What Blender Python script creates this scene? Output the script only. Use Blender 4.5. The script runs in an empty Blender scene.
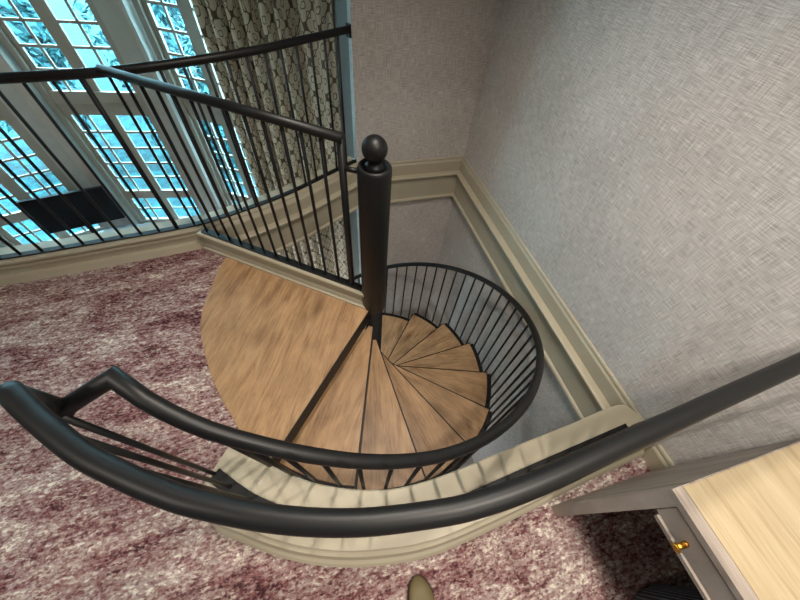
import bpy, bmesh, math, random
from mathutils import Vector, Matrix
random.seed(7)
PI = math.pi
SC = bpy.context.scene
COL = SC.collection

# ------------------------------------------------------------------ helpers
def lin(r, g, b):
    f = lambda c: ((c/255)/12.92 if c/255 <= .04045 else (((c/255)+.055)/1.055)**2.4)
    return (f(r), f(g), f(b), 1.0)

def tag(o, label=None, cat=None, group=None, kind=None):
    if label: o['label'] = label
    if cat: o['category'] = cat
    if group: o['group'] = group
    if kind: o['kind'] = kind
    return o

def link_mesh(name, bm, mat, parent=None, smooth=False):
    bmesh.ops.recalc_face_normals(bm, faces=bm.faces)
    me = bpy.data.meshes.new(name)
    bm.to_mesh(me); bm.free()
    if smooth:
        for p in me.polygons: p.use_smooth = True
    me.materials.append(mat)
    o = bpy.data.objects.new(name, me)
    COL.objects.link(o)
    if parent is not None:
        o.parent = parent
        o.matrix_parent_inverse = parent.matrix_basis.inverted()
    return o

def thing(name, label, cat, loc=(0, 0, 0), group=None):
    o = bpy.data.objects.new(name, None)
    o.empty_display_size = .1
    o.location = loc
    COL.objects.link(o)
    return tag(o, label, cat, group)

def struct(name, bm, mat, smooth=False, parent=None):
    o = link_mesh(name, bm, mat, parent, smooth)
    if parent is None: o['kind'] = 'structure'
    return o

def hexa(bm, pts):
    """8 points: bottom 4 ring, top 4 ring"""
    v = [bm.verts.new(p) for p in pts]
    for f in ((3,2,1,0), (4,5,6,7), (0,1,5,4), (1,2,6,5), (2,3,7,6), (3,0,4,7)):
        bm.faces.new([v[i] for i in f])

def box(bm, x0, x1, y0, y1, z0, z1):
    hexa(bm, [(x0,y0,z0),(x1,y0,z0),(x1,y1,z0),(x0,y1,z0),(x0,y0,z1),(x1,y0,z1),(x1,y1,z1),(x0,y1,z1)])

def prism(bm, poly, z0, z1):
    a = [bm.verts.new((x, y, z0)) for x, y in poly]
    b = [bm.verts.new((x, y, z1)) for x, y in poly]
    n = len(poly)
    bm.faces.new(a[::-1]); bm.faces.new(b)
    for i in range(n):
        bm.faces.new([a[i], a[(i+1) % n], b[(i+1) % n], b[i]])

def bevel(bm, w, seg=2):
    es = [e for e in bm.edges if len(e.link_faces) == 2 and e.calc_face_angle(0) > .5]
    bmesh.ops.bevel(bm, geom=es, offset=w, segments=seg, profile=.5, affect='EDGES', clamp_overlap=True)

def tube(bm, pts, rad, seg=12, caps=True, ry=None):
    """tube along 3D points; rad may be list"""
    P = [Vector(p) for p in pts]; n = len(P)
    T = []
    for i in range(n):
        a = P[max(0, i-1)]; b = P[min(n-1, i+1)]
        if 0 < i < n-1:
            t = ((P[i]-P[i-1]).normalized() + (P[i+1]-P[i]).normalized())
            T.append(t.normalized())
        else: T.append((b-a).normalized())
    up = Vector((0, 0, 1)) if abs(T[0].z) < .9 else Vector((0, 1, 0))
    rings = []
    N = None
    for i in range(n):
        t = T[i]
        if N is None: N = (up - t*up.dot(t)).normalized()
        else: N = (N - t*N.dot(t)).normalized()
        B = t.cross(N)
        r = rad[i] if isinstance(rad, (list, tuple)) else rad
        k = 1.0
        if 0 < i < n-1:
            c = (P[i]-P[i-1]).normalized().dot(t); k = 1/max(c, .5)
        ring = []
        bend = None
        if 0 < i < n-1:
            d1 = (P[i]-P[i-1]).normalized(); d2 = (P[i+1]-P[i]).normalized()
            bend = (d2-d1)
            bend = bend.normalized() if bend.length > 1e-6 else None
        for j in range(seg):
            a = 2*PI*j/seg
            v = N*math.cos(a)*r + B*math.sin(a)*(ry or r)
            if bend is not None: v = v + bend*(v.dot(bend))*(k-1)
            ring.append(bm.verts.new(P[i]+v))
        rings.append(ring)
    for i in range(n-1):
        for j in range(seg):
            bm.faces.new([rings[i][j], rings[i][(j+1) % seg], rings[i+1][(j+1) % seg], rings[i+1][j]])
    if caps:
        bm.faces.new(rings[0][::-1]); bm.faces.new(rings[-1])

def lathe(bm, prof, cx, cy, seg=32):
    rings = []
    for r, z in prof:
        if r < 1e-5: rings.append([bm.verts.new((cx, cy, z))])
        else: rings.append([bm.verts.new((cx+r*math.cos(2*PI*j/seg), cy+r*math.sin(2*PI*j/seg), z)) for j in range(seg)])
    for a, b in zip(rings, rings[1:]):
        if len(a) == 1 and len(b) == 1: continue
        for j in range(seg):
            k = (j+1) % seg
            if len(a) == 1: bm.faces.new([a[0], b[k], b[j]])
            elif len(b) == 1: bm.faces.new([a[j], a[k], b[0]])
            else: bm.faces.new([a[j], a[k], b[k], b[j]])

def miter(path):
    """unit-offset left normals (mitred) of an open 2D path"""
    P = [Vector((x, y)) for x, y in path]; out = []
    for i in range(len(P)):
        ns = []
        if i > 0: d = (P[i]-P[i-1]).normalized(); ns.append(Vector((-d.y, d.x)))
        if i < len(P)-1: d = (P[i+1]-P[i]).normalized(); ns.append(Vector((-d.y, d.x)))
        if len(ns) == 1: out.append(ns[0])
        else:
            m = (ns[0]+ns[1]).normalized(); out.append(m/max(m.dot(ns[0]), .35))
    return P, out

def sweep(bm, path, prof, caps=True):
    """closed profile of (offset to the left, z) swept along a 2D path"""
    P, M = miter(path); rings = []
    for p, m in zip(P, M):
        rings.append([bm.verts.new((p.x+m.x*o, p.y+m.y*o, z)) for o, z in prof])
    n = len(prof)
    for a, b in zip(rings, rings[1:]):
        for j in range(n):
            bm.faces.new([a[j], a[(j+1) % n], b[(j+1) % n], b[j]])
    if caps:
        bm.faces.new(rings[0][::-1]); bm.faces.new(rings[-1])

def catmull(pts, n=8):
    P = [Vector(p) for p in pts]; out = []
    for i in range(len(P)-1):
        p0 = P[i-1] if i > 0 else P[i]*2-P[i+1]
        p1, p2 = P[i], P[i+1]
        p3 = P[i+2] if i+2 < len(P) else P[i+1]*2-P[i]
        for k in range(n):
            t = k/n
            out.append(.5*((2*p1)+(p2-p0)*t+(2*p0-5*p1+4*p2-p3)*t*t+(3*p1-p0-3*p2+p3)*t**3))
    out.append(P[-1])
    return out

def along(pts, step, start=0.0):
    """points every step along a polyline of Vectors"""
    out = []; need = start
    for a, b in zip(pts, pts[1:]):
        L = (b-a).length
        while need <= L:
            out.append(a+(b-a)*(need/L)); need += step
        need -= L
    return out

# ---------------------------------------------------------------- materials
class NT:
    def __init__(self, name):
        self.m = bpy.data.materials.new(name); self.m.use_nodes = True
        self.t = self.m.node_tree; self.b = self.t.nodes['Principled BSDF']
    def n(self, kind, **kw):
        nd = self.t.nodes.new(kind)
        for k, v in kw.items():
            if k in nd.inputs: nd.inputs[k].default_value = v
            else: setattr(nd, k, v)
        return nd
    def l(self, a, b): self.t.links.new(a, b)
    def coord(self, which='Object', scale=(1, 1, 1), rot=(0, 0, 0)):
        c = self.n('ShaderNodeTexCoord'); mp = self.n('ShaderNodeMapping')
        mp.inputs['Scale'].default_value = scale; mp.inputs['Rotation'].default_value = rot
        self.l(c.outputs[which], mp.inputs['Vector']); return mp.outputs['Vector']
    def noise(self, vec, scale, detail=3, rough=.55, dist=0):
        nd = self.n('ShaderNodeTexNoise'); nd.inputs['Scale'].default_value = scale
        nd.inputs['Detail'].default_value = detail; nd.inputs['Roughness'].default_value = rough
        nd.inputs['Distortion'].default_value = dist
        self.l(vec, nd.inputs['Vector']); return nd.outputs['Fac']
    def ramp(self, fac, stops, interp='LINEAR'):
        r = self.n('ShaderNodeValToRGB'); cr = r.color_ramp; cr.interpolation = interp
        while len(cr.elements) < len(stops): cr.elements.new(.5)
        for e, (p, c) in zip(cr.elements, stops): e.position = p; e.color = c
        self.l(fac, r.inputs['Fac']); return r.outputs['Color']
    def mix(self, fac, a, b, mode='MIX'):
        m = self.n('ShaderNodeMix', data_type='RGBA', blend_type=mode)
        for s, v in ((0, fac), (6, a), (7, b)):
            if isinstance(v, (int, float)): m.inputs[s].default_value = v
            elif isinstance(v, tuple): m.inputs[s].default_value = v
            else: self.l(v, m.inputs[s])
        return m.outputs[2]
    def math(self, op, a, b=0.0, c=None):
        m = self.n('ShaderNodeMath', operation=op)
        for s, v in ((0, a), (1, b), (2, c)):
            if v is None: continue
            if isinstance(v, (int, float)): m.inputs[s].default_value = v
            else: self.l(v, m.inputs[s])
        return m.outputs[0]
    def bump(self, h, strength=.3, dist=.01):
        b = self.n('ShaderNodeBump'); b.inputs['Strength'].default_value = strength
        b.inputs['Distance'].default_value = dist
        self.l(h, b.inputs['Height']); self.l(b.outputs['Normal'], self.b.inputs['Normal'])
    def base(self, c):
        if isinstance(c, tuple): self.b.inputs['Base Color'].default_value = c
        else: self.l(c, self.b.inputs['Base Color'])
    def rough(self, r): self.b.inputs['Roughness'].default_value = r

def plain(name, col, rough=.5, metal=0, spec=.5, var=.06):
    t = NT(name)
    nz = t.noise(t.coord(), 9, 2)
    c2 = tuple(min(1, c*(1+var)) for c in col[:3])+(1,); c1 = tuple(c*(1-var) for c in col[:3])+(1,)
    t.base(t.ramp(nz, [(.3, c1), (.7, c2)]))
    t.rough(rough); t.b.inputs['Metallic'].default_value = metal
    t.b.inputs['Specular IOR Level'].default_value = spec
    return t.m

M = {}
M['black'] = plain('black_satin_metal', lin(19, 21, 22), .45, 0, .36)
M['black_flat'] = plain('black_steel', lin(18, 18, 19), .5, 0, .3)
M['cream'] = plain('cream_trim_paint', lin(170, 163, 143), .46, 0, .4, .02)
M['taupe'] = plain('window_taupe_paint', lin(150, 141, 130), .5, 0, .4, .03)
M['pier'] = plain('pier_paint', lin(168, 163, 155), .7, 0, .3, .04)
M['ceil'] = plain('ceiling_white', lin(225, 220, 212), .9, 0, .2, .02)
M['brass'] = plain('brass', lin(190, 140, 60), .3, 1.0)
M['screen'] = plain('television_black', lin(8, 8, 10), .5, 0, .15)
M['shoe'] = plain('shoe_leather', lin(104, 94, 66), .6, 0, .3, .15)
M['sole'] = plain('shoe_sole', lin(60, 48, 38), .8)

def wallpaper():
    t = NT('linen_wallpaper')
    g = t.n('ShaderNodeTexCoord'); s = t.n('ShaderNodeSeparateXYZ'); t.l(g.outputs['Object'], s.inputs[0])
    u = t.math('ADD', s.outputs['X'], s.outputs['Y'])
    cm = t.n('ShaderNodeCombineXYZ'); t.l(u, cm.inputs[0]); t.l(s.outputs['Z'], cm.inputs[1])
    def st(sx, sy, d=3):
        mp = t.n('ShaderNodeMapping'); mp.inputs['Scale'].default_value = (sx, sy, 1)
        t.l(cm.outputs[0], mp.inputs['Vector']); return t.noise(mp.outputs['Vector'], 1, d, .6)
    h = st(16, 330); v = st(300, 14); big = st(3, 3)
    w = t.math('ADD', t.math('MULTIPLY', h, .55), t.math('MULTIPLY', v, .45))
    w2 = t.math('ADD', w, t.math('MULTIPLY', t.math('SUBTRACT', big, .5), .12))
    t.base(t.ramp(w2, [(.33, lin(138, 134, 130)), (.5, lin(183, 178, 173)), (.67, lin(222, 218, 213))]))
    t.rough(.75); t.b.inputs['Specular IOR Level'].default_value = .25
    t.bump(w, .35, .004)
    return t.m
M['wall'] = wallpaper()

def carpet():
    t = NT('distressed_carpet')
    va = t.coord(scale=(1.6, 4.2, 1), rot=(0, 0, .12))
    vb = t.coord(scale=(7, 26, 1), rot=(0, 0, .12))
    vf = t.coord(scale=(1, 1, 1))
    a = t.noise(va, 1.7, 6, .68, .6); b = t.noise(vb, 1.5, 4, .65, .3); f = t.noise(vf, 88, 2, .7)
    vd = t.coord(scale=(30, 85, 1), rot=(0, 0, .12)); d = t.noise(vd, 1, 3, .65)
    s = t.math('ADD', t.math('MULTIPLY', a, .33), t.math('ADD', t.math('MULTIPLY', b, .21), t.math('ADD', t.math('MULTIPLY', d, .22), t.math('MULTIPLY', f, .24))))
    col = t.ramp(s, [(.385, lin(50, 34, 38)), (.435, lin(104, 58, 62)), (.468, lin(136, 104, 104)), (.505, lin(158, 136, 132)),
                     (.545, lin(188, 174, 166)), (.60, lin(230, 223, 210))])
    vo = t.n('ShaderNodeTexVoronoi'); vo.inputs['Scale'].default_value = 1.0
    t.l(t.coord(scale=(80, 118, 1), rot=(0, 0, .12)), vo.inputs['Vector'])
    sv = t.n('ShaderNodeSeparateColor'); t.l(vo.outputs['Color'], sv.inputs[0]); tuft = sv.outputs[0]
    low = t.math('ADD', t.math('MULTIPLY', a, .5), t.math('ADD', t.math('MULTIPLY', b, .28), t.math('MULTIPLY', d, .22)))
    s2 = t.math('ADD', low, t.math('MULTIPLY', t.math('SUBTRACT', tuft, .5), .17))
    col2 = t.ramp(s2, [(.37, lin(56, 38, 42)), (.43, lin(112, 66, 69)), (.475, lin(138, 106, 106)), (.53, lin(156, 134, 131)),
                     (.585, lin(180, 166, 159)), (.645, lin(230, 224, 212))])
    col = t.mix(.78, col, col2)
    a2 = t.noise(t.coord(scale=(2.4, 3.0, 1), rot=(0, 0, 1.2)), 1.3, 5, .7, .8)
    dark = t.ramp(a2, [(.60, (0, 0, 0, 1)), (.70, (1, 1, 1, 1))])
    col = t.mix(t.math('MULTIPLY', dark, .5), col, lin(96, 44, 50))
    fl = t.ramp(t.noise(t.coord(scale=(26, 62, 1), rot=(0, 0, .12)), 1, 3, .7), [(.56, (0, 0, 0, 1)), (.62, (1, 1, 1, 1))])
    pm = t.ramp(t.noise(t.coord(scale=(3, 7, 1), rot=(0, 0, .12)), 1.1, 4, .6), [(.46, (0, 0, 0, 1)), (.56, (1, 1, 1, 1))])
    col = t.mix(t.math('MULTIPLY', t.math('MULTIPLY', fl, pm), .62), col, lin(222, 214, 200))
    fd = t.ramp(t.noise(t.coord(scale=(34, 74, 1), rot=(0, 0, .12)), 1.3, 3, .7), [(.36, (1, 1, 1, 1)), (.44, (0, 0, 0, 1))])
    col = t.mix(t.math('MULTIPLY', fd, .55), col, lin(74, 40, 46))
    t.base(col); t.rough(.95); t.b.inputs['Specular IOR Level'].default_value = .1
    t.bump(t.math('ADD', f, t.math('MULTIPLY', tuft, .5)), .8, .012)
    return t.m
M['carpet'] = carpet()

def wood(name, cols, coord='UV', sx=3.4, sy=64, knots=True, rough=.42):
    t = NT(name)
    v = t.coord(coord, (sx, sy, 1)); v2 = t.coord(coord, (sx*.7, sx*2.6, 1) if knots else (sx*.35, sy*.8, 1)); v3 = t.coord(coord, (sx*3, sy*4, 1))
    g = t.noise(v, 1, 5, .6, 1.2); big = t.noise(v2, 1.6, 4, .6, .5); fi = t.noise(v3, 1, 3, .6)
    s = t.math('ADD', t.math('MULTIPLY', g, .36), t.math('ADD', t.math('MULTIPLY', big, .46), t.math('MULTIPLY', fi, .2)))
    c = t.ramp(s, [(.36, cols[0]), (.5, cols[1]), (.62, cols[2]), (.75, cols[3])])
    if knots:
        kn = t.n('ShaderNodeTexVoronoi'); kn.inputs['Scale'].default_value = 1.0
        t.l(t.coord(coord, (2.3, 6.5, 1)), kn.inputs['Vector'])
        nd = t.math('ADD', kn.outputs['Distance'], t.math('MULTIPLY', t.math('SUBTRACT', fi, .5), .35))
        k = t.ramp(nd, [(.06, (1, 1, 1, 1)), (.30, (0, 0, 0, 1))])
        c = t.mix(t.math('MULTIPLY', k, .8), c, tuple(.8*v for v in cols[0][:3])+(1,))
        bl = t.ramp(t.noise(t.coord(coord, (3.2, 5.5, 1)), 1.2, 5, .65, .4), [(.48, (0, 0, 0, 1)), (.64, (1, 1, 1, 1))])
        c = t.mix(t.math('MULTIPLY', bl, .42), c, tuple(.55*v for v in cols[1][:3])+(1,))
    t.base(c); t.rough(rough); t.b.inputs['Specular IOR Level'].default_value = .35
    t.bump(g, .12, .003)
    return t.m
M['oak'] = wood('stair_wood', [lin(116, 88, 62), lin(160, 128, 94), lin(178, 146, 109), lin(195, 164, 128)])
M['pale'] = wood('pale_desk_veneer', [lin(158, 141, 110), lin(180, 164, 133), lin(190, 176, 146), lin(202, 190, 165)], 'Object', 46, 1.8, False, .35)
M['grey_wood'] = wood('grey_desk_wood', [lin(112, 103, 95), lin(150, 140, 131), lin(172, 162, 152), lin(192, 182, 172)], 'Object', 42, 2.2, False, .5)
M['counter'] = plain('counter_white', lin(150, 162, 172), .14, 0, .6, .03)

def curtain_mat():
    t = NT('patterned_curtain')
    v = t.coord('UV')
    nz = t.n('ShaderNodeTexNoise'); nz.inputs['Scale'].default_value = 6; t.l(v, nz.inputs['Vector'])
    vm = t.n('ShaderNodeVectorMath', operation='MULTIPLY_ADD')
    t.l(nz.outputs['Color'], vm.inputs[0]); vm.inputs[1].default_value = (.09, .09, 0); t.l(v, vm.inputs[2])
    s = t.n('ShaderNodeSeparateXYZ'); t.l(vm.outputs[0], s.inputs[0])
    cu = t.math('COSINE', t.math('MULTIPLY', s.outputs[0], 2*PI/.17)); cv = t.math('COSINE', t.math('MULTIPLY', s.outputs[1], 2*PI/.26))
    q = t.math('ABSOLUTE', t.math('ADD', cu, cv))
    l1 = t.ramp(q, [(.11, (1, 1, 1, 1)), (.20, (0, 0, 0, 1))])
    su = t.math('COSINE', t.math('MULTIPLY', s.outputs[0], 4*PI/.17)); sv = t.math('COSINE', t.math('MULTIPLY', s.outputs[1], 4*PI/.26))
    q2 = t.math('ABSOLUTE', t.math('SUBTRACT', t.math('MULTIPLY', su, sv), .35))
    l2 = t.ramp(q2, [(.12, (1, 1, 1, 1)), (.20, (0, 0, 0, 1))])
    l = t.math('MAXIMUM', l1, l2)
    t.base(t.mix(l, lin(222, 214, 194), lin(96, 80, 60)))
    t.rough(.33); t.b.inputs['Specular IOR Level'].default_value = .7
    return t.m
M['curtain'] = curtain_mat()

def ribbed():
    t = NT('ribbed_fabric'); w = t.n('ShaderNodeTexWave'); w.inputs['Scale'].default_value = 22
    t.l(t.coord(rot=(0, 0, .5)), w.inputs['Vector'])
    t.base(t.ramp(w.outputs['Fac'], [(.2, lin(22, 24, 28)), (.8, lin(98, 106, 116))])); t.rough(.9)
    t.bump(w.outputs['Fac'], .5, .01); return t.m
M['rib'] = ribbed()

def glass():
    t = NT('window_glass'); nt = t.t
    tr = t.n('ShaderNodeBsdfTransparent'); gl = t.n('ShaderNodeBsdfGlossy'); gl.inputs['Roughness'].default_value = .02
    tr.inputs['Color'].default_value = (.93, .97, .97, 1)
    mx = t.n('ShaderNodeMixShader'); mx.inputs[0].default_value = .06
    t.l(tr.outputs[0], mx.inputs[1]); t.l(gl.outputs[0], mx.inputs[2])
    t.l(mx.outputs[0], nt.nodes['Material Output'].inputs['Surface']); nt.nodes.remove(t.b)
    return t.m
M['glass'] = glass()

def leaf():
    t = NT('leaves'); a = t.noise(t.coord(), 2.2, 4, .7); b = t.noise(t.coord(), 11, 2, .6)
    s = t.math('ADD', t.math('MULTIPLY', a, .55), t.math('MULTIPLY', b, .45))
    t.base(t.ramp(s, [(.34, lin(1, 36, 40)), (.46, lin(3, 66, 72)), (.56, lin(10, 92, 97)), (.68, lin(90, 130, 128))]))
    t.rough(.6); return t.m
M['leaf'] = leaf()
M['bark'] = plain('bark', lin(96, 84, 72), .9)
def lawn():
    t = NT('lawn'); a = t.noise(t.coord(), 5, 6, .75)
    t.base(t.ramp(a, [(.36, lin(1, 34, 40)), (.5, lin(4, 64, 72)), (.64, lin(22, 95, 100))])); t.rough(.95); return t.m
M['lawn'] = lawn()

# --------------------------------------------------------------- dimensions
CX, CY = .2703, 1.1973            # stair axis
RISE = .18978; A0 = math.radians(-130.28); STEP = math.radians(22.5)
RT = 1.034
ZL = -15*RISE                     # lower floor level
XW, YW = 1.45, 2.60               # right and back wall
CAP = .15                         # curb height
ZR = 1.085                        # guard rail axis
pol = lambda r, a: (CX+r*math.cos(a), CY+r*math.sin(a))

# far curb: line of its flat bar, from the left to the back wall's corner
FAR = [(-5.9, 1.93), (-3.4, 1.90), (-2.5, 1.895), (-1.897, 1.912), (-1.593, 1.935), (-1.269, 1.968), (-1.035, 1.99), (-.751, 2.036),
       (-.388, 2.169), (-.147, 2.284), (.003, 2.375), (.262, 2.539), (.43, 2.64)]
FARS = [Vector((p.x, p.y)) for p in catmull([(x, y, 0) for x, y in FAR], 5)]
# straight curb bar
S0, S2 = Vector((-.805, 1.98)), Vector((.146, 1.268))
SD = (S2-S0).normalized(); SN = Vector((-SD.y, SD.x))     # SN points away from the landing

# near curb
NIN = [(-.54, .47), (-.50, .441), (-.423, .38), (-.261, .266), (-.141, .203), (-.019, .157), (.106, .126), (.226, .116), (.335, .117), (.484, .126),
       (.752, .148), (1.044, .168), (1.36, .192), (1.43, .135)]
NOUT = [(-.682, .277), (-.635, .172), (-.529, .101), (-.41, .027), (-.269, -.042), (-.099, -.1), (.086, -.137), (.187, -.148), (.29, -.15), (.437, -.142),
        (.672, -.122), (1.05, -.084), (1.37, -.06), (1.43, -.055)]
# landing edge against the carpet
LAND = [(-.641, 1.835), (-.704, 1.704), (-.762, 1.47), (-.783, 1.36), (-.785, 1.227), (-.745, 1.049), (-.70, .896), (-.643, .758),
        (-.576, .625), (-.535, .535)]

# ------------------------------------------------------------------ setting
def off_path(path, d):
    P, Mi = miter(path); return [(p.x+m.x*d, p.y+m.y*d) for p, m in zip(P, Mi)]

far2d = [(p.x, p.y) for p in FARS]
far_out = off_path(far2d, .10)         # left of a path running to +x is +y (towards the windows)
bm = bmesh.new()
left_far = [p for p in far_out if p[0] < -.80]
left_far_in = [p for p in off_path(far2d, -.045) if p[0] < -.80]
poly = [(-5.95, -2.4), (1.45, -2.4)] + [(1.45, .13)] + [p for p in reversed(NIN[:-1])] + list(reversed(LAND)) + [(-.745, 1.905)] + list(reversed(left_far_in)) + [(-5.95, 1.9)]
prism(bm, poly, -.30, 0.0)
struct('floor', bm, M['carpet'])
bm = bmesh.new(); box(bm, -6.3, 1.7, -2.7, 6.6, 2.70, 2.8)
struct('ceiling', bm, M['ceil'])
bm = bmesh.new(); box(bm, XW, XW+.15, -2.55, YW+.15, ZL, 2.7)
struct('wall_right', bm, M['wall'])
bm = bmesh.new(); box(bm, .43, XW, YW, YW+.15, ZL, 2.7)
struct('wall_back', bm, M['wall'])
bm = bmesh.new(); box(bm, -6.1, XW, -2.55, -2.4, ZL, 2.7)
struct('wall_front', bm, M['wall'])
bm = bmesh.new(); box(bm, -6.1, -5.95, -2.4, 4.1, ZL, 2.7)
struct('wall_left', bm, M['wall'])
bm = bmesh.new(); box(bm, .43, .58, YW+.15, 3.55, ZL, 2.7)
struct('wall_return', bm, plain('dark_return_wall', lin(112, 109, 106), .7, 0, .3, .03))  # one even tone, darker than the other walls

# moulded trim round the stair opening: skirting, ledge, fascia and bead
WELL = [(0, .14), (.010, .14), (.014, .132), (.014, .122), (.009, .118), (.017, .108), (.020, .100), (.020, .004), (.056, .002), (.066, -.004), (.068, -.012),
        (.062, -.02), (.032, -.024), (.030, -.25), (.042, -.256), (.047, -.266), (.047, -.276), (.040, -.286), (.0, -.288)]
bm = bmesh.new()
sweep(bm, [(XW, .05), (XW, YW), (.43, YW)], WELL)        # inward = left of this path
struct('trim_1', bm, M['cream'])
# skirting on the right wall beyond the near curb
SK = [(0, .14), (.010, .14), (.014, .132), (.014, .122), (.009, .118), (.017, .108), (.020, .1), (.020, 0), (0, 0)]
bm = bmesh.new(); sweep(bm, [(XW, -2.4), (XW, -.03)], SK)
struct('baseboard_right', bm, M['cream'])

# far curb and its beam over the stairwell
BEAM = [(.10, CAP), (.10, -.29), (-.035, -.29)]
inner = [(-(.045+o), z) for o, z in WELL if z < .14]
bprof = [(.10, -.288), (.10, CAP), (-.047, CAP), (-.052, CAP-.008), (-.050, .132)] + [(-(.045+o), z) for o, z in WELL[3:]]
bm = bmesh.new()
ib = [p for p in far2d if p[0] > -.79]
sweep(bm, ib, bprof)
# left of the stair the same curb stands on the carpet
fprof = [(.10, -.30), (.10, CAP), (-.047, CAP), (-.052, CAP-.008), (-.05, .130), (-.034, .126), (-.034, .112), (-.044, .108), (-.044, .092), (-.034, .086), (-.034, .045), (-.060, .040), (-.066, .026), (-.078, -.002), (.0, -.3)]
fl = [p for p in far2d if p[0] < -.72]
sweep(bm, fl, fprof)
struct('trim_2', bm, M['cream'])

# straight curb between landing and void
sp0 = S0 - SD*.02; sp1 = Vector((CX, CY)) + (S2-Vector((CX, CY))).project(SN) + SD*.0
sprof = [(.022, -.288), (.022, CAP), (-.042, CAP), (-.046, CAP-.006), (-.044, .130), (-.026, .126), (-.018, .118), (-.018, .045), (-.034, .042), (-.040, .030), (-.052, .024), (-.05, -.04), (-.03, -.288)]
bm = bmesh.new(); sweep(bm, [tuple(S0+SD*.03), tuple(sp1)], sprof)
struct('trim_3', bm, M['cream'])

# near curb
bm = bmesh.new()
rings = []
NI = catmull([(x, y, 0) for x, y in NIN], 4); NO = catmull([(x, y, 0) for x, y in NOUT], 4)
for i, (a, b) in enumerate(zip(NI, NO)):
    d = (b-a).normalized()
    prof = [(a, -.29), (a, CAP-.006), (a+d*.006, CAP), (b-d*.062, CAP), (b-d*.056, CAP-.008), (b-d*.056, .132), (b-d*.040, .124), (b-d*.036, .112),
            (b-d*.030, .10), (b-d*.026, .04), (b-d*.012, .034), (b-d*.002, .024), (b, .0), (b, -.02)]
    rings.append([bm.verts.new((p.x, p.y, z)) for p, z in prof])
n = len(rings[0])
for a, b in zip(rings, rings[1:]):
    for j in range(n): bm.faces.new([a[j], a[(j+1) % n], b[(j+1) % n], b[j]])
bm.faces.new(rings[0][::-1]); bm.faces.new(rings[-1])
# end trim on the left
a, b = NI[0], NO[0]; d = (b-a).normalized(); e = Vector((d.y, -d.x, 0)); e = e if e.x < 0 else -e
p, q = a, b
for w, z0, z1 in ((.016, -.01, .142), (.030, -.01, .110), (.058, -.01, .03)):
    hexa(bm, [(v.x, v.y, z0) for v in (p, q, q+e*w, p+e*w)]+[(v.x, v.y, z1) for v in (p, q, q+e*w, p+e*w)])
struct('trim_4', bm, M['cream'])

# --------------------------------------------------------------- bay windows
def tdir(th): return Vector((math.cos(math.radians(th)), math.sin(math.radians(th)), 0))
def ndir(th): return Vector((-math.sin(math.radians(th)), math.cos(math.radians(th)), 0))
def lbox(bm, O, th, s0, s1, d0, d1, z0, z1):
    t, nn = tdir(th), ndir(th)
    P = [O+t*s+nn*d for s, d in ((s0, d0), (s1, d0), (s1, d1), (s0, d1))]
    hexa(bm, [(p.x, p.y, z0) for p in P]+[(p.x, p.y, z1) for p in P])

F2 = Vector((-2.872, 5.532, 0)) - ndir(-8)*.15
V12 = F2 + tdir(-8)*(-.388)
V23 = F2 + tdir(-8)*1.262
V34 = V23 + tdir(-29)*1.47
V01 = V12 - tdir(19)*1.75
V4 = Vector((.47, V34.y - (.47-V34.x)*1.30, 0))
VL = Vector((-6.0, V01.y-1.15, 0))
ZT, ZB = 2.18, -2.45
bm = bmesh.new(); prism(bm, [(-6.1, -2.55), (1.6, -2.55), (1.6, 2.75), (.6, 2.75)]+[(p.x+q.x, p.y+q.y) for p, q in ((V4, Vector((.1, .05))), (V34, ndir(-35)*.2), (V23, ndir(-18)*.2), (V12, ndir(5)*.2), (V01, ndir(25)*.2), (VL, Vector((-.1, .1))))], ZL-.15, ZL)
struct('floor_lower', bm, plain('lower_floor_carpet', lin(150, 140, 130), .9))
def facet_wall(name, O, th, L, o0=None, o1=None):
    bm = bmesh.new()
    if o0 is None: lbox(bm, O, th, -.02, L+.02, 0, .26, ZL, 2.7)
    else:
        lbox(bm, O, th, -.02, o0, 0, .26, ZL, 2.7)
        lbox(bm, O, th, o1, L+.02, 0, .26, ZL, 2.7)
        lbox(bm, O, th, o0, o1, 0, .26, ZT, 2.7)
        lbox(bm, O, th, o0, o1, 0, .26, ZL, ZB)
    return struct(name, bm, M['pier'])
facet_wall('wall_bay_left', V01, 19, 1.75, .20, 1.55)
facet_wall('wall_bay_middle', F2, -8, 1.262, -.245, 1.01) if False else None
O2 = V12
facet_wall('wall_bay_middle', O2, -8, 1.65, .143, 1.398)
facet_wall('wall_bay_right', V23, -29, 1.47, .06, 1.345)
d4 = (V4-V34); facet_wall('wall_bay_end', V34, math.degrees(math.atan2(d4.y, d4.x)), d4.length)
dl = (V01-VL); facet_wall('wall_bay_start', VL, math.degrees(math.atan2(dl.y, dl.x)), dl.length)
# sky blue-lit corner posts run down the left reveal: plain paint, lit by the window itself

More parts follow.
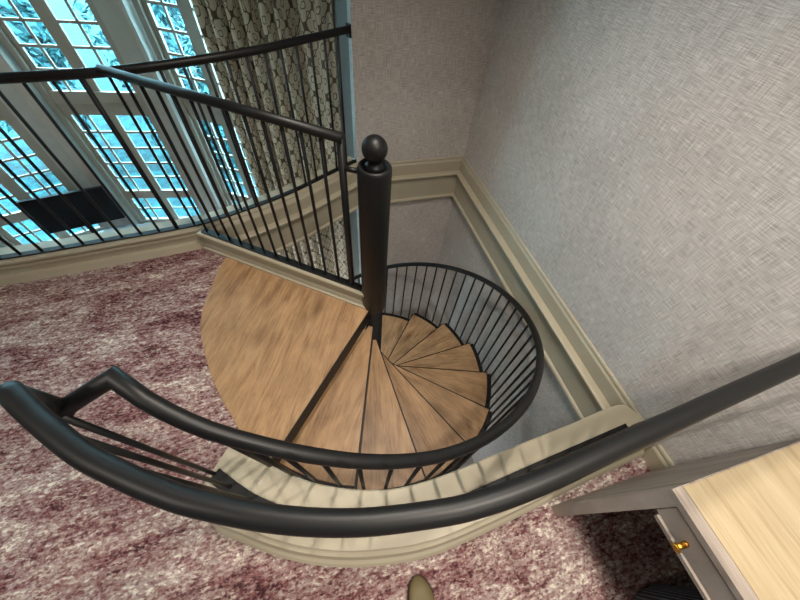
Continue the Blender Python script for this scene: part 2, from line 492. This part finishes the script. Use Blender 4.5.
def window(name, O, th, f0, f1, leaves):
    """f0,f1 frame limits along the facet; leaves = [(s0,s1), ...] glazed leaves, two panes wide each"""
    root = bpy.data.objects.new(name, None); root['kind'] = 'structure'; COL.objects.link(root)
    D0, D1 = .115, .17
    bm = bmesh.new()
    cuts = [f0]+[v for lf in leaves for v in lf]+[f1]
    for i in range(0, len(cuts), 2):
        w0, w1 = cuts[i], cuts[i+1]
        lbox(bm, O, th, w0, w1, D0+.02, D1, ZB, ZT)
    for i, (w0, w1) in enumerate(((cuts[0], cuts[1]), (cuts[-2], cuts[-1]))):
        m = .55
        a, b = (w0, w0+(w1-w0)*m) if i == 0 else (w1-(w1-w0)*m, w1)
        lbox(bm, O, th, a, b, D0-.02, D0+.03, ZB, ZT)
    for z0, z1 in ((-.591, -.307), (-1.934, -1.79), (ZB, -2.385), (2.06, ZT)):
        lbox(bm, O, th, f0+.01, f1-.01, D0+.01, D1, z0, z1)
    lbox(bm, O, th, f0+.03, f1-.03, D0-.012, D0+.02, -.455, -.437)
    lbox(bm, O, th, f0+.03, f1-.03, D0-.004, D0+.02, -.437, -.30)
    link_mesh('window_frame', bm, M['taupe'], root)
    zones = [(-2.385, -1.934, 2), (-1.79, -.591, 5), (-.307, 2.06, 10)]
    bm = bmesh.new(); bg = bmesh.new()
    for s0, s1 in leaves:
        sm = (s0+s1)/2
        for z0, z1, nr in zones:
            lbox(bm, O, th, sm-.015, sm+.015, D0+.025, D1-.008, z0, z1)
            for k in range(1, nr):
                z = z0+(z1-z0)*k/nr
                lbox(bm, O, th, s0, s1, D0+.025, D1-.008, z-.014, z+.014)
            lbox(bg, O, th, s0+.001, s1-.001, D1-.028, D1-.024, z0, z1)
    link_mesh('glazing_bar', bm, M['taupe'], root)
    link_mesh('window_pane', bg, M['glass'], root)
    return root
window('window_1', V12, 19, -1.53, -.22, [(-1.365, -.93), (-.78, -.345)])
window('window_2', O2, -8, .163, 1.378, [(.31, .70), (.855, 1.265)])
window('window_3', V23, -29, .085, 1.325, [(.235, .615), (.78, 1.16)])

# pale window counter along the bay
bm = bmesh.new()
front = [(V01, 30), (V12, 6), (V23, -19), (V34, -40)]
outer = [(p.x, p.y) for p in (V01, V12, V23, V23+tdir(-29)*.72)]
P_, Mi_ = miter(outer)
inn = [(p.x-m.x*.62, p.y-m.y*.62) for p, m in zip(P_, Mi_)]
o2 = [(p.x-m.x*.004, p.y-m.y*.004) for p, m in zip(P_, Mi_)]
prism(bm, o2+inn[::-1], ZB+.02, ZB+.075)
inn2 = [(p.x-m.x*.58, p.y-m.y*.58) for p, m in zip(P_, Mi_)]
ct = thing('window_counter', 'low pale counter running under the bay windows on the lower storey', 'counter', (V12.x, V12.y-.4, ZL))
link_mesh('counter_top', bm, M['counter'], ct)
bm = bmesh.new(); prism(bm, o2+inn2[::-1], ZL, ZB+.02)
link_mesh('cabinet_base', bm, M['pier'], ct)

# ------------------------------------------------------------- television
TA, TB = Vector((-4.085, 5.03, 0)), Vector((-3.065, 5.24, 0))
td = (TB-TA).normalized(); th_tv = math.degrees(math.atan2(td.y, td.x))
tv = thing('television', 'large black flat television seen through the railing in front of the left bay window', 'television', ((TA.x+TB.x)/2, (TA.y+TB.y)/2, ZB+.075))
W = (TB-TA).length
bm = bmesh.new(); lbox(bm, TA, th_tv, 0, W, -.015, .03, -2.085, -1.50); bevel(bm, .006)
link_mesh('screen_case', bm, M['screen'], tv)
bm = bmesh.new(); lbox(bm, TA, th_tv, .012, W-.012, -.0162, -.0145, -2.07, -1.512)
link_mesh('screen', bm, M['screen'], tv)
bm = bmesh.new(); lbox(bm, TA, th_tv, .012+W*.25, W*.75, .03, .06, -2.03, -1.68); bevel(bm, .01)
link_mesh('rear_housing', bm, M['screen'], tv)
bm = bmesh.new(); lbox(bm, TA, th_tv, W*.5-.035, W*.5+.035, -.005, .022, ZB+.085, -2.07)
tsn = link_mesh('stand', bm, M['screen'], tv)
bm = bmesh.new(); lbox(bm, TA, th_tv, W*.5-.28, W*.5+.28, -.11, .12, ZB+.075, ZB+.09); bevel(bm, .005)
link_mesh('stand_base', bm, M['screen'], tv)

# ------------------------------------------------------------------ curtain
bm = bmesh.new()
uv = bm.loops.layers.uv.new('UVMap')
CA, CB = Vector((-.60, 4.05, 0)), Vector((.405, 3.42, 0))
cd = (CB-CA).normalized(); cn = Vector((cd.y, -cd.x, 0))
if cn.y > 0: cn = -cn
NU, NV = 260, 26
rows = []
us = []; s_acc = 0; prev = None
prof = []
for i in range(NU+1):
    t = i/NU
    amp = .135*(1-.82*min(1, max(0, (t-.60)/.18)))
    ph = 2*PI*(8.2*t+.3*math.sin(5*t))
    w = amp*(1.0+.3*math.sin(9*t+1))*math.sin(ph) + .012*math.sin(23*t)
    p = CA+(CB-CA)*t + cn*w + cd*(-.019*math.sin(2*ph))*max(0, 1-1.3*t)
    prof.append(p)
    if prev is not None: s_acc += (p-prev).length
    us.append(s_acc); prev = p
Z0, Z1 = ZL+.02, 2.45
for j in range(NV+1):
    z = Z0+(Z1-Z0)*j/NV
    row = []
    for i, p in enumerate(prof):
        t = i/NU; k = 1+.10*math.sin(2.1*z+7*t)
        base = CA+(CB-CA)*t
        q = base+(p-base)*k
        row.append(bm.verts.new((q.x, q.y, z)))
    rows.append(row)
for j in range(NV):
    for i in range(NU):
        f = bm.faces.new([rows[j][i], rows[j][i+1], rows[j+1][i+1], rows[j+1][i]])
        for lp, (a, b) in zip(f.loops, ((i, j), (i+1, j), (i+1, j+1), (i, j+1))):
            lp[uv].uv = (us[a], Z0+(Z1-Z0)*b/NV)
cur = link_mesh('curtain', bm, M['curtain'], None, True)
tag(cur, 'full-length pleated cream curtain with brown scroll pattern beside the back wall', 'curtain')
sm = cur.modifiers.new('thickness', 'SOLIDIFY'); sm.thickness = .003

# ---------------------------------------------------------------- railings
BR = .0080; HR = .021; ZRF = 1.07
def railing(name, label, path2d, zr, bar=True, hr_pts=None, group=None, rail_r=HR, bar_w=.018):
    root = thing(name, label, 'railing', (path2d[len(path2d)//2][0], path2d[len(path2d)//2][1], CAP), group)
    bm = bmesh.new(); tube(bm, hr_pts or [(x, y, zr) for x, y in path2d], rail_r, 16)
    link_mesh('handrail', bm, M['black'], root, True)
    if bar:
        bm = bmesh.new(); sweep(bm, path2d, [(-bar_w, CAP), (bar_w, CAP), (bar_w, CAP+.011), (-bar_w, CAP+.011)])
        link_mesh('bottom_bar', bm, M['black_flat'], root)
    return root
def bal(root, x0, y0, z0, x1, y1, z1, r=BR, name='baluster'):
    bm = bmesh.new(); tube(bm, [(x0, y0, z0), (x1, y1, z1)], r, 8)
    return link_mesh(name, bm, M['black'], root, True)

# curved railing on the far curb
fp = [p for p in FARS if -3.3 < p.x]
fpath = [(p.x, p.y) for p in fp]
farR = railing('guard_railing', 'curved black guard railing on the far curb in front of the windows and curtain', fpath, ZRF)
kk = min(range(len(fp)), key=lambda k: abs(fp[k].x+.945))
fwd, bwd = along(fp[kk:], .108, .108), along(fp[kk::-1], .108, .108)
for p in fwd+bwd:
    if (p-Vector((.43, 2.64))).length > .03: bal(farR, p.x, p.y, CAP+.005, p.x, p.y, ZRF)
bal(farR, fp[kk].x, fp[kk].y, CAP+.005, fp[kk].x, fp[kk].y, ZRF, .0135, 'post')
bm = bmesh.new(); lbox(bm, Vector((.410, 2.63, 0)), 32, 0, .014, -.02, .02, ZR-.055, ZR+.016)
link_mesh('wall_plate', bm, M['black'], farR)

# straight railing beside the landing
st0 = Vector((-.834, 2.005)); st1 = S2
strR = thing('guard_railing', 'straight black guard railing between the wooden landing and the open void', 'railing', (S2.x, S2.y, CAP))
bm = bmesh.new(); tube(bm, [(st0.x, st0.y, ZR), (st1.x+SD.x*.012, st1.y+SD.y*.012, ZR)], HR, 16); link_mesh('handrail', bm, M['black'], strR, True)
e1 = S2+SD*.075
bm = bmesh.new(); sweep(bm, [tuple(S0+SD*.055), tuple(e1)], [(-.023, CAP), (.021, CAP), (.021, CAP+.011), (-.023, CAP+.011)]); link_mesh('bottom_bar', bm, M['black'], strR)
Ls = (S2-S0).length
for k in range(12):
    p = S0+SD*(.09+k*(Ls-.09)/12); bal(strR, p.x, p.y, CAP+.005, p.x, p.y, ZR)
bal(strR, S2.x, S2.y, CAP+.005, S2.x, S2.y, ZR, .017, 'end_post')
pth = (Vector((CX, CY))-S2).normalized(); nz = Vector((CX, CY))-pth*.066
bal(strR, S2.x, S2.y, .955, nz.x, nz.y, .955, .012, 'bracket')

# near railing over the near curb
NR = [(-.64, .407), (-.568, .332), (-.48, .249), (-.407, .195), (-.339, .15), (-.273, .113), (-.146, .057), (-.017, .018), (.12, -.005), (.194, -.011), (.274, -.011), (.363, -.006), (.461, .003), (.569, .012), (.807, .032), (1.095, .055), (1.445, .083)]
NRS = [Vector((p.x, p.y)) for p in catmull([(x, y, 0) for x, y in NR], 6)]
npath = [(p.x, p.y) for p in NRS]
E0 = Vector((-.60, .378))
hp = [(x, y, ZR) for x, y in npath]
nearR = thing('guard_railing', 'thick curved black guard railing on the near curb, crossing the foreground to the right wall', 'railing', (.05, .011, CAP))
bm = bmesh.new(); tube(bm, hp, HR, 24); link_mesh('handrail', bm, M['black'], nearR, True)
bm = bmesh.new(); sweep(bm, [p for p in npath if -.615 < p[0] < 1.37], [(-.03, CAP), (.026, CAP), (.026, CAP+.011), (-.03, CAP+.011)]); link_mesh('bottom_bar', bm, M['black_flat'], nearR)
for i, p in enumerate(along([q for q in NRS if q.x > -.60], .104, .075)): bal(nearR, p.x, p.y, CAP+.005, p.x, p.y, ZR)
bal(nearR, -.606, .372, CAP, -.612, .378, .98, .0085, 'end_post')
bm = bmesh.new(); lbox(bm, Vector((1.437, .083, 0)), 0, 0, .012, -.03, .03, ZR-.03, ZR+.03); link_mesh('wall_plate', bm, M['black'], nearR)

# ------------------------------------------------------------ spiral staircase
stair = thing('spiral_staircase', 'spiral staircase with wooden treads winding down round a black newel post', 'staircase', (CX, CY, ZL))
bm = bmesh.new(); lathe(bm, [(0, ZL), (.16, ZL), (.16, ZL+.012), (.062, ZL+.02), (.062, -.02), (0, -.02)], CX, CY, 32)
link_mesh('center_pole', bm, M['black_flat'], stair, True)
bm = bmesh.new()
lathe(bm, [(0, -.035), (.060, -.035), (.068, -.028), (.0735, -.015), (.074, .98), (.071, .994), (.064, 1.0), (.056, .997), (.052, .985), (0, .985)], CX, CY, 40)
nw = link_mesh('newel_post', bm, M['black'], stair, True)
bm = bmesh.new()
prof = [(0, .98), (.040, .982), (.043, .992), (.040, 1.002), (.030, 1.008), (.026, 1.016)]
for i in range(1, 17):
    a = -PI/2+.5+(PI-.5)*i/16; prof.append((max(0, .0525*math.cos(a)), 1.068+.0525*math.sin(a)))
prof[-1] = (0, 1.1205)
lathe(bm, prof, CX, CY, 32); link_mesh('ball_finial', bm, M['black'], nw, True)

def uv_wood(o, cxy, ang, seed):
    me = o.data; uvl = me.uv_layers.new(name='UVMap'); ca, sa = math.cos(ang), math.sin(ang)
    for lp in me.loops:
        v = me.vertices[lp.vertex_index].co; x, y = v.x-cxy[0], v.y-cxy[1]
        uvl.data[lp.index].uv = (x*ca+y*sa+seed*3.17, -x*sa+y*ca+seed*1.73)

def sector(r0, r1, a0, a1, n=7):
    o = [pol(r1, a0+(a1-a0)*i/n) for i in range(n+1)]
    i_ = [pol(r0, a1+(a0-a1)*i/3) for i in range(4)]
    return o+i_
TREADS = []
for k in range(1, 15):
    zt = -RISE*k
    a1 = A0+STEP*k; a0 = a1-STEP-math.radians(5)
    bm = bmesh.new(); prism(bm, sector(.058, RT, a0, a1-.004), zt-.032, zt); bevel(bm, .004, 2)
    tr = link_mesh('tread', bm, M['oak'], stair)
    uv_wood(tr, (CX, CY), (a0+a1)/2, k)
    bm = bmesh.new(); prism(bm, sector(.05, RT+.004, a0+.02, a1-.012), zt-.05, zt-.032)
    # outer steel rim
    n = 7; ring = []
    for i in range(n+1):
        a = a0+.02+(a1-a0-.03)*i/n
        ring.append([bm.verts.new((*pol(r, a), z)) for r, z in ((RT+.002, zt-.085), (RT+.040, zt-.085), (RT+.040, zt-.006), (RT+.002, zt-.006))])
    for p, q in zip(ring, ring[1:]):
        for j in range(4): bm.faces.new([p[j], p[(j+1) % 4], q[(j+1) % 4], q[j]])
    bm.faces.new(ring[0][::-1]); bm.faces.new(ring[-1])
    # front and rear flanges
    for aa, sh in ((a0+.024, 0), (a1, .0012)):
        t = Vector((math.cos(aa), math.sin(aa))); nn = Vector((-t.y, t.x))*.006
        c = Vector((CX, CY))+nn*(sh/.006); A = c+t*.06; B = c+t*(RT+.01)
        hexa(bm, [(v.x, v.y, zt-.078) for v in (A-nn, B-nn, B+nn, A+nn)]+[(v.x, v.y, zt-(.003 if sh else .032)) for v in (A-nn, B-nn, B+nn, A+nn)])
    link_mesh('steel_bracket', bm, M['black_flat'], tr)

# landing
lp = [pol(1.0, A0)]
edge = list(LAND)
top_edge = [(S2+SD*.06)-SN*.050, (S0+SD*.03)-SN*.050]
poly = [pol(.06, A0-.02), pol(RT, A0-.002), pol(RT, A0-.06), pol(RT, A0-.12)] + edge[::-1] + [tuple(S0+SD*.225-SN*.048), tuple(S2+SD*.02-SN*.050)]
P1 = Vector(poly[-1]); 
poly = poly[:-1]+[tuple(P1), pol(.08, math.radians(160)), pol(.07, math.radians(-160))]
bm = bmesh.new(); prism(bm, poly, -.03, .012); bevel(bm, .006, 2)
ld = link_mesh('landing', bm, M['oak'], stair); uv_wood(ld, (CX, CY), math.radians(64), 2.4)
bm = bmesh.new()
t = Vector((math.cos(A0), math.sin(A0))); nn = Vector((-t.y, t.x)); c = Vector((CX, CY))
A = c+t*.05+nn*.004; B = c+t*(RT+.01)+nn*.004
hexa(bm, [(v.x, v.y, -.105) for v in (A, B, B-nn*.012, A-nn*.012)]+[(v.x, v.y, .009) for v in (A, B, B-nn*.012, A-nn*.012)])
n = 6; ring = []
for i in range(n+1):
    a = A0-.14+.135*i/n
    ring.append([bm.verts.new((*pol(r, a), z)) for r, z in ((RT+.004, -.10), (RT+.03, -.10), (RT+.03, -.01), (RT+.004, -.01))])
for p, q in zip(ring, ring[1:]):
    for j in range(4): bm.faces.new([p[j], p[(j+1) % 4], q[(j+1) % 4], q[j]])
bm.faces.new(ring[0][::-1]); bm.faces.new(ring[-1])
link_mesh('steel_edge', bm, M['black_flat'], ld)

# spiral handrail
def hz(az): return .131-.00883*(az+35.8)
RAD = [(-136, 1.090), (-130.8, 1.0926), (-125, 1.088), (-119.2, 1.077), (-116, 1.072), (-110.4, 1.0665), (-101.6, 1.063), (-90.8, 1.0595), (-79.5, 1.051), (-66, 1.042), (-52, 1.04), (-36, 1.048), (400, 1.05)]
def hrad(az):
    for (a, r), (b, s) in zip(RAD, RAD[1:]):
        if az <= b: return r+(s-r)*max(0, (az-a)/(b-a))
    return 1.05
pts = [(-.606, .378, 1.083), (-.592, .372, 1.018), (-.507, .433, 1.012)]
az = -134
while az <= 186:
    pts.append((*pol(hrad(az), math.radians(az)), hz(az))); az += 2.5
bm = bmesh.new(); tube(bm, [(-.628, .395, 1.082), (-.618, .398, .962)], HR, 16); link_mesh('rail_link', bm, M['black'], stair, True)
bm = bmesh.new(); tube(bm, [(-.622, .394, .978)]+[pts[2]]+pts[4:], HR, 16); link_mesh('handrail', bm, M['black'], stair, True)
for k in range(1, 15):
    for i in range(4):
        a = A0+STEP*(k-1)+STEP*(i+.5)/4; d = math.degrees(a)
        x0, y0 = pol(RT+.026, a); x1, y1 = pol(hrad(d), a)
        bal(stair, x0, y0, -RISE*k-.083, x1, y1, hz(d))
a = A0-.05; x0, y0 = pol(RT+.02, a); x1, y1 = pol(hrad(math.degrees(a)), a)
bal(stair, x0, y0, -.098, x1, y1, hz(math.degrees(a)), .012, 'starting_post')

# --------------------------------------------------------------------- desk
desk = thing('desk', 'grey-framed desk with pale wood top against the right wall', 'desk', (1.13, -.13, 0))
DX0, DX1, DY1, DY0, DZ = .836, 1.426, -.126, -1.35, .76
bm = bmesh.new(); box(bm, DX0, DX0+.037, DY0, DY1, DZ-.022, DZ); box(bm, DX0+.037, DX1, DY0, DY1, DZ-.022, DZ-.0015)
link_mesh('top_frame', bm, M['grey_wood'], desk)
bm = bmesh.new(); box(bm, DX0+.038, DX1, DY0, DY1-.004, DZ-.0014, DZ+.0006)
link_mesh('top_panel', bm, M['pale'], desk)
for y1 in (DY1, DY0+.042):
    bm = bmesh.new(); box(bm, DX0, DX1, y1-.042, y1, 0, DZ-.0225); bevel(bm, .002, 1); link_mesh('side_panel', bm, M['grey_wood'], desk)
bm = bmesh.new(); box(bm, DX1-.02, DX1, DY0+.042, DY1-.042, .25, DZ-.0225); link_mesh('back_panel', bm, M['grey_wood'], desk)
bm = bmesh.new()
box(bm, DX0+.002, DX0+.02, DY0+.045, DY1-.0445, .652, DZ-.026)      # drawer front
box(bm, DX0+.02, DX1-.04, DY0+.06, DY1-.06, .655, .667)
dr = link_mesh('drawer', bm, M['grey_wood'], desk)
bm = bmesh.new(); box(bm, DX0-.006, DX0+.012, DY0+.045, DY1-.058, .636, .650); bevel(bm, .002, 1)
link_mesh('drawer_lip', bm, M['grey_wood'], dr)
bm = bmesh.new()
box(bm, DX0-.034, DX0+.004, -.263, -.247, .686, .690); bevel(bm, .0015, 1)
tube(bm, [(DX0+.003, -.255, .688), (DX0-.008, -.255, .688)], .007, 12)
box(bm, DX0-.036, DX0-.031, -.267, -.243, .676, .692)
link_mesh('knob', bm, M['brass'], dr, True)

# ribbed stool under the desk
stl = thing('stool', 'round stool with dark ribbed fabric tucked under the desk', 'stool', (1.05, -.72, 0))
bm = bmesh.new(); lathe(bm, [(0, .05), (.235, .05), (.245, .07), (.245, .40), (.235, .43), (.20, .445), (0, .45)], 1.05, -.72, 40); link_mesh('seat', bm, M['rib'], stl, True)
bm = bmesh.new(); lathe(bm, [(0, 0), (.21, 0), (.21, .05), (0, .05)], 1.05, -.72, 32); link_mesh('plinth', bm, M['black_flat'], stl)

# --------------------------------------------------------------------- shoe
SX, SY = .142, -.19
shoe = thing('shoe', 'olive brown shoe whose toe shows at the bottom edge beside the near curb', 'shoe', (SX, SY-.14, 0))
def shoe_outline(s):   # half width along the length, s = 0 toe .. 1 heel
    return .050*math.sqrt(max(0, 1-((.30-s)/.30)**2)) if s < .30 else (.050-.014*math.sin(PI*(s-.30)/.55) if s < .85 else .036*math.sqrt(max(0, 1-((s-.85)/.155)**2)))
LEN = .285
def loft(bm, z_of, segs=20, n=22, grow=0.0, zb=0.0):
    rings = []
    for i in range(n+1):
        s = .004+.992*i/n; w = shoe_outline(s)+grow; h = z_of(s); y = SY-s*LEN; ring = []
        for j in range(segs):
            a = 2*PI*j/segs
            x = SX+w*math.copysign(abs(math.cos(a))**.75, math.cos(a)); z = zb+(h-zb)*(.5+.5*math.copysign(abs(math.sin(a))**.8, math.sin(a)))
            ring.append(bm.verts.new((x, y, z)))
        rings.append(ring)
    for a, b in zip(rings, rings[1:]):
        for j in range(segs): bm.faces.new([a[j], a[(j+1) % segs], b[(j+1) % segs], b[j]])
    bm.faces.new(rings[0][::-1]); bm.faces.new(rings[-1])
def shoe_h(s):
    u = max(0, min(1, (s-.25)/.38)); return .030+.035*min(1, s/.14)**.6+.045*u*u*(3-2*u)
bm = bmesh.new(); loft(bm, shoe_h, zb=.018); link_mesh('upper', bm, M['shoe'], shoe, True)
bm = bmesh.new(); loft(bm, lambda s: .022, grow=.004, zb=0.0); link_mesh('sole', bm, M['sole'], shoe, True)

bm = bmesh.new(); ring0, ring1 = [], []
for j in range(24):
    a = 2*PI*j/24; y = SY-LEN*(.73+.19*math.sin(a)); x = SX+.027*math.cos(a); h = shoe_h(.73+.19*math.sin(a))
    ring0.append(bm.verts.new((x, y, h-.004))); ring1.append(bm.verts.new((x*1.0, y, h+.004)))
for j in range(24): bm.faces.new([ring0[j], ring0[(j+1) % 24], ring1[(j+1) % 24], ring1[j]])
bm.faces.new(ring1); bm.faces.new(ring0[::-1])
tag(link_mesh('lining', bm, M['sole'], shoe), 'dark inner lining of the opening')
for k in range(4):
    q = .30+.055*k; y = SY-LEN*q; h = shoe_h(q)
    bm = bmesh.new(); tube(bm, [(SX-.022, y, h-.006), (SX-.010, y-.002, h+.001), (SX+.010, y-.002, h+.001), (SX+.022, y, h-.006)], .0025, 8); link_mesh('lace', bm, M['sole'], shoe, True)

# ------------------------------------------------------------------ outside
bm = bmesh.new(); box(bm, -30, 30, 5.9, 40, ZL-.6, ZL-.45)
struct('ground_outside', bm, M['lawn'])
def tree(x, y, r, zc, rz, label, nleaf=2600):
    root = thing('leafy_tree', label, 'tree', (x, y, ZL-.45), 'trees outside the bay windows')
    bm = bmesh.new(); tube(bm, [(x, y, ZL-.45), (x+.06, y, zc-rz*.3), (x, y+.05, zc+rz*.3)], [.16, .11, .05], 10); link_mesh('trunk', bm, M['bark'], root, True)
    bm = bmesh.new(); rnd = random.Random(int(x*100+y))
    lobes = [(Vector((rnd.uniform(-.55, .55)*r, rnd.uniform(-.5, .5)*r, rnd.uniform(-.6, .6)*rz)), rnd.uniform(.35, .55)) for _ in range(14)]
    for _ in range(nleaf):
        c, q = rnd.choice(lobes)
        v = Vector((rnd.gauss(0, 1), rnd.gauss(0, 1), rnd.gauss(0, 1))).normalized()*(rnd.random()**.3)
        p = Vector((x, y, zc))+c+Vector((v.x*r*q, v.y*r*q, v.z*rz*q))
        nr = (v+Vector((rnd.uniform(-.7, .7), rnd.uniform(-.7, .7), rnd.uniform(-.2, 1)))).normalized()
        a = nr.orthogonal().normalized(); a.rotate(Matrix.Rotation(rnd.uniform(0, 6.28), 3, nr)); b = nr.cross(a)
        s = rnd.uniform(.05, .10)
        bm.faces.new([bm.verts.new(p+a*s*1.4), bm.verts.new(p+b*s*.6), bm.verts.new(p-a*s*1.4), bm.verts.new(p-b*s*.6)])
    link_mesh('crown', bm, M['leaf'], root)
for x, y, r, zc, rz, lab in ((-9.3, 8.6, 1.5, -1.7, 1.9, 'leafy tree outside, farthest left beyond the television'), (-5.7, 9.1, 1.5, -1.6, 2.0, 'leafy tree outside the left bay window'),
        (-2.1, 9.2, 1.5, -1.7, 2.0, 'leafy tree outside the middle bay window'), (1.5, 8.4, 1.5, -1.6, 2.0, 'leafy tree outside the right bay window, beside the curtain'),
        (-7.6, 13.4, 1.65, -.3, 3.0, 'taller leafy tree farther back outside the left bay window'), (-3.9, 13.6, 1.65, -.2, 3.0, 'taller leafy tree farther back outside the middle bay window'),
        (-.2, 13.2, 1.65, -.3, 3.0, 'taller leafy tree farther back outside the right bay window')):
    tree(x, y, r, zc, rz, lab, 7000)

# ------------------------------------------------------------------- lights
w = bpy.data.worlds.new('daylight'); SC.world = w; w.use_nodes = True
bg = w.node_tree.nodes['Background']; bg.inputs[0].default_value = (.44, .82, 1.0, 1); bg.inputs[1].default_value = 19
LAMP = 95
def spot(x, y, z, e, ang=118, col=(1, .89, .78), aim=None, rad=.09, blend=.8):
    d = bpy.data.lights.new('downlight_or_fill', 'SPOT'); d.energy = e; d.color = col; d.spot_size = math.radians(ang); d.spot_blend = blend; d.shadow_soft_size = rad
    o = bpy.data.objects.new('downlight_or_fill', d); o.location = (x, y, z); COL.objects.link(o)
    if aim:
        v = Vector(aim)-Vector((x, y, z)); o.rotation_euler = v.to_track_quat('-Z', 'Y').to_euler()
    return o
spot(.5, -1.5, 2.66, LAMP)
spot(.62, -.12, 2.66, LAMP)
spot(.35, .95, 2.66, LAMP)
spot(-1.7, -.2, 2.66, LAMP*.75)
spot(-4.7, 3.2, 2.66, LAMP*1.5, ang=150)
spot(-1.9, 1.1, -.36, LAMP*3.2, ang=160, col=(.92, .95, 1))  # added cool fill brightening the lower stairwell wall, in place of daylight

# ------------------------------------------------------------------- camera
nx, ny, F, yaw = -27.758805514718798, 231.6642199780167, 320.3299517232428, -0.21430383818493917
d = Vector((nx, ny, F)).normalized(); Z = -d
y0 = Vector((0, -1, 0)); y0 = (y0-Z*y0.dot(Z)).normalized(); x0 = y0.cross(Z)
Y = y0*math.cos(yaw)+x0*math.sin(yaw); X = Y.cross(Z)
Rm = Matrix((X, Y, Z))                      # world = Rm @ (right, down, forward)
c0 = Rm @ Vector((1, 0, 0)); c1 = Rm @ Vector((0, -1, 0)); c2 = Rm @ Vector((0, 0, -1))
cam = bpy.data.cameras.new('camera'); co = bpy.data.objects.new('camera', cam); COL.objects.link(co)
co.matrix_world = Matrix(((c0.x, c1.x, c2.x, 0), (c0.y, c1.y, c2.y, 0), (c0.z, c1.z, c2.z, 1.75), (0, 0, 0, 1)))
cam.sensor_width = 36; cam.lens = F/800*36; cam.clip_start = .02
SC.camera = co
SC.view_settings.view_transform = 'Standard'; SC.view_settings.look = 'None'; SC.view_settings.gamma = 1
SC.view_settings.use_curve_mapping = False; SC.view_settings.exposure = 0.55
SC.cycles.max_bounces = 10; SC.cycles.diffuse_bounces = 5
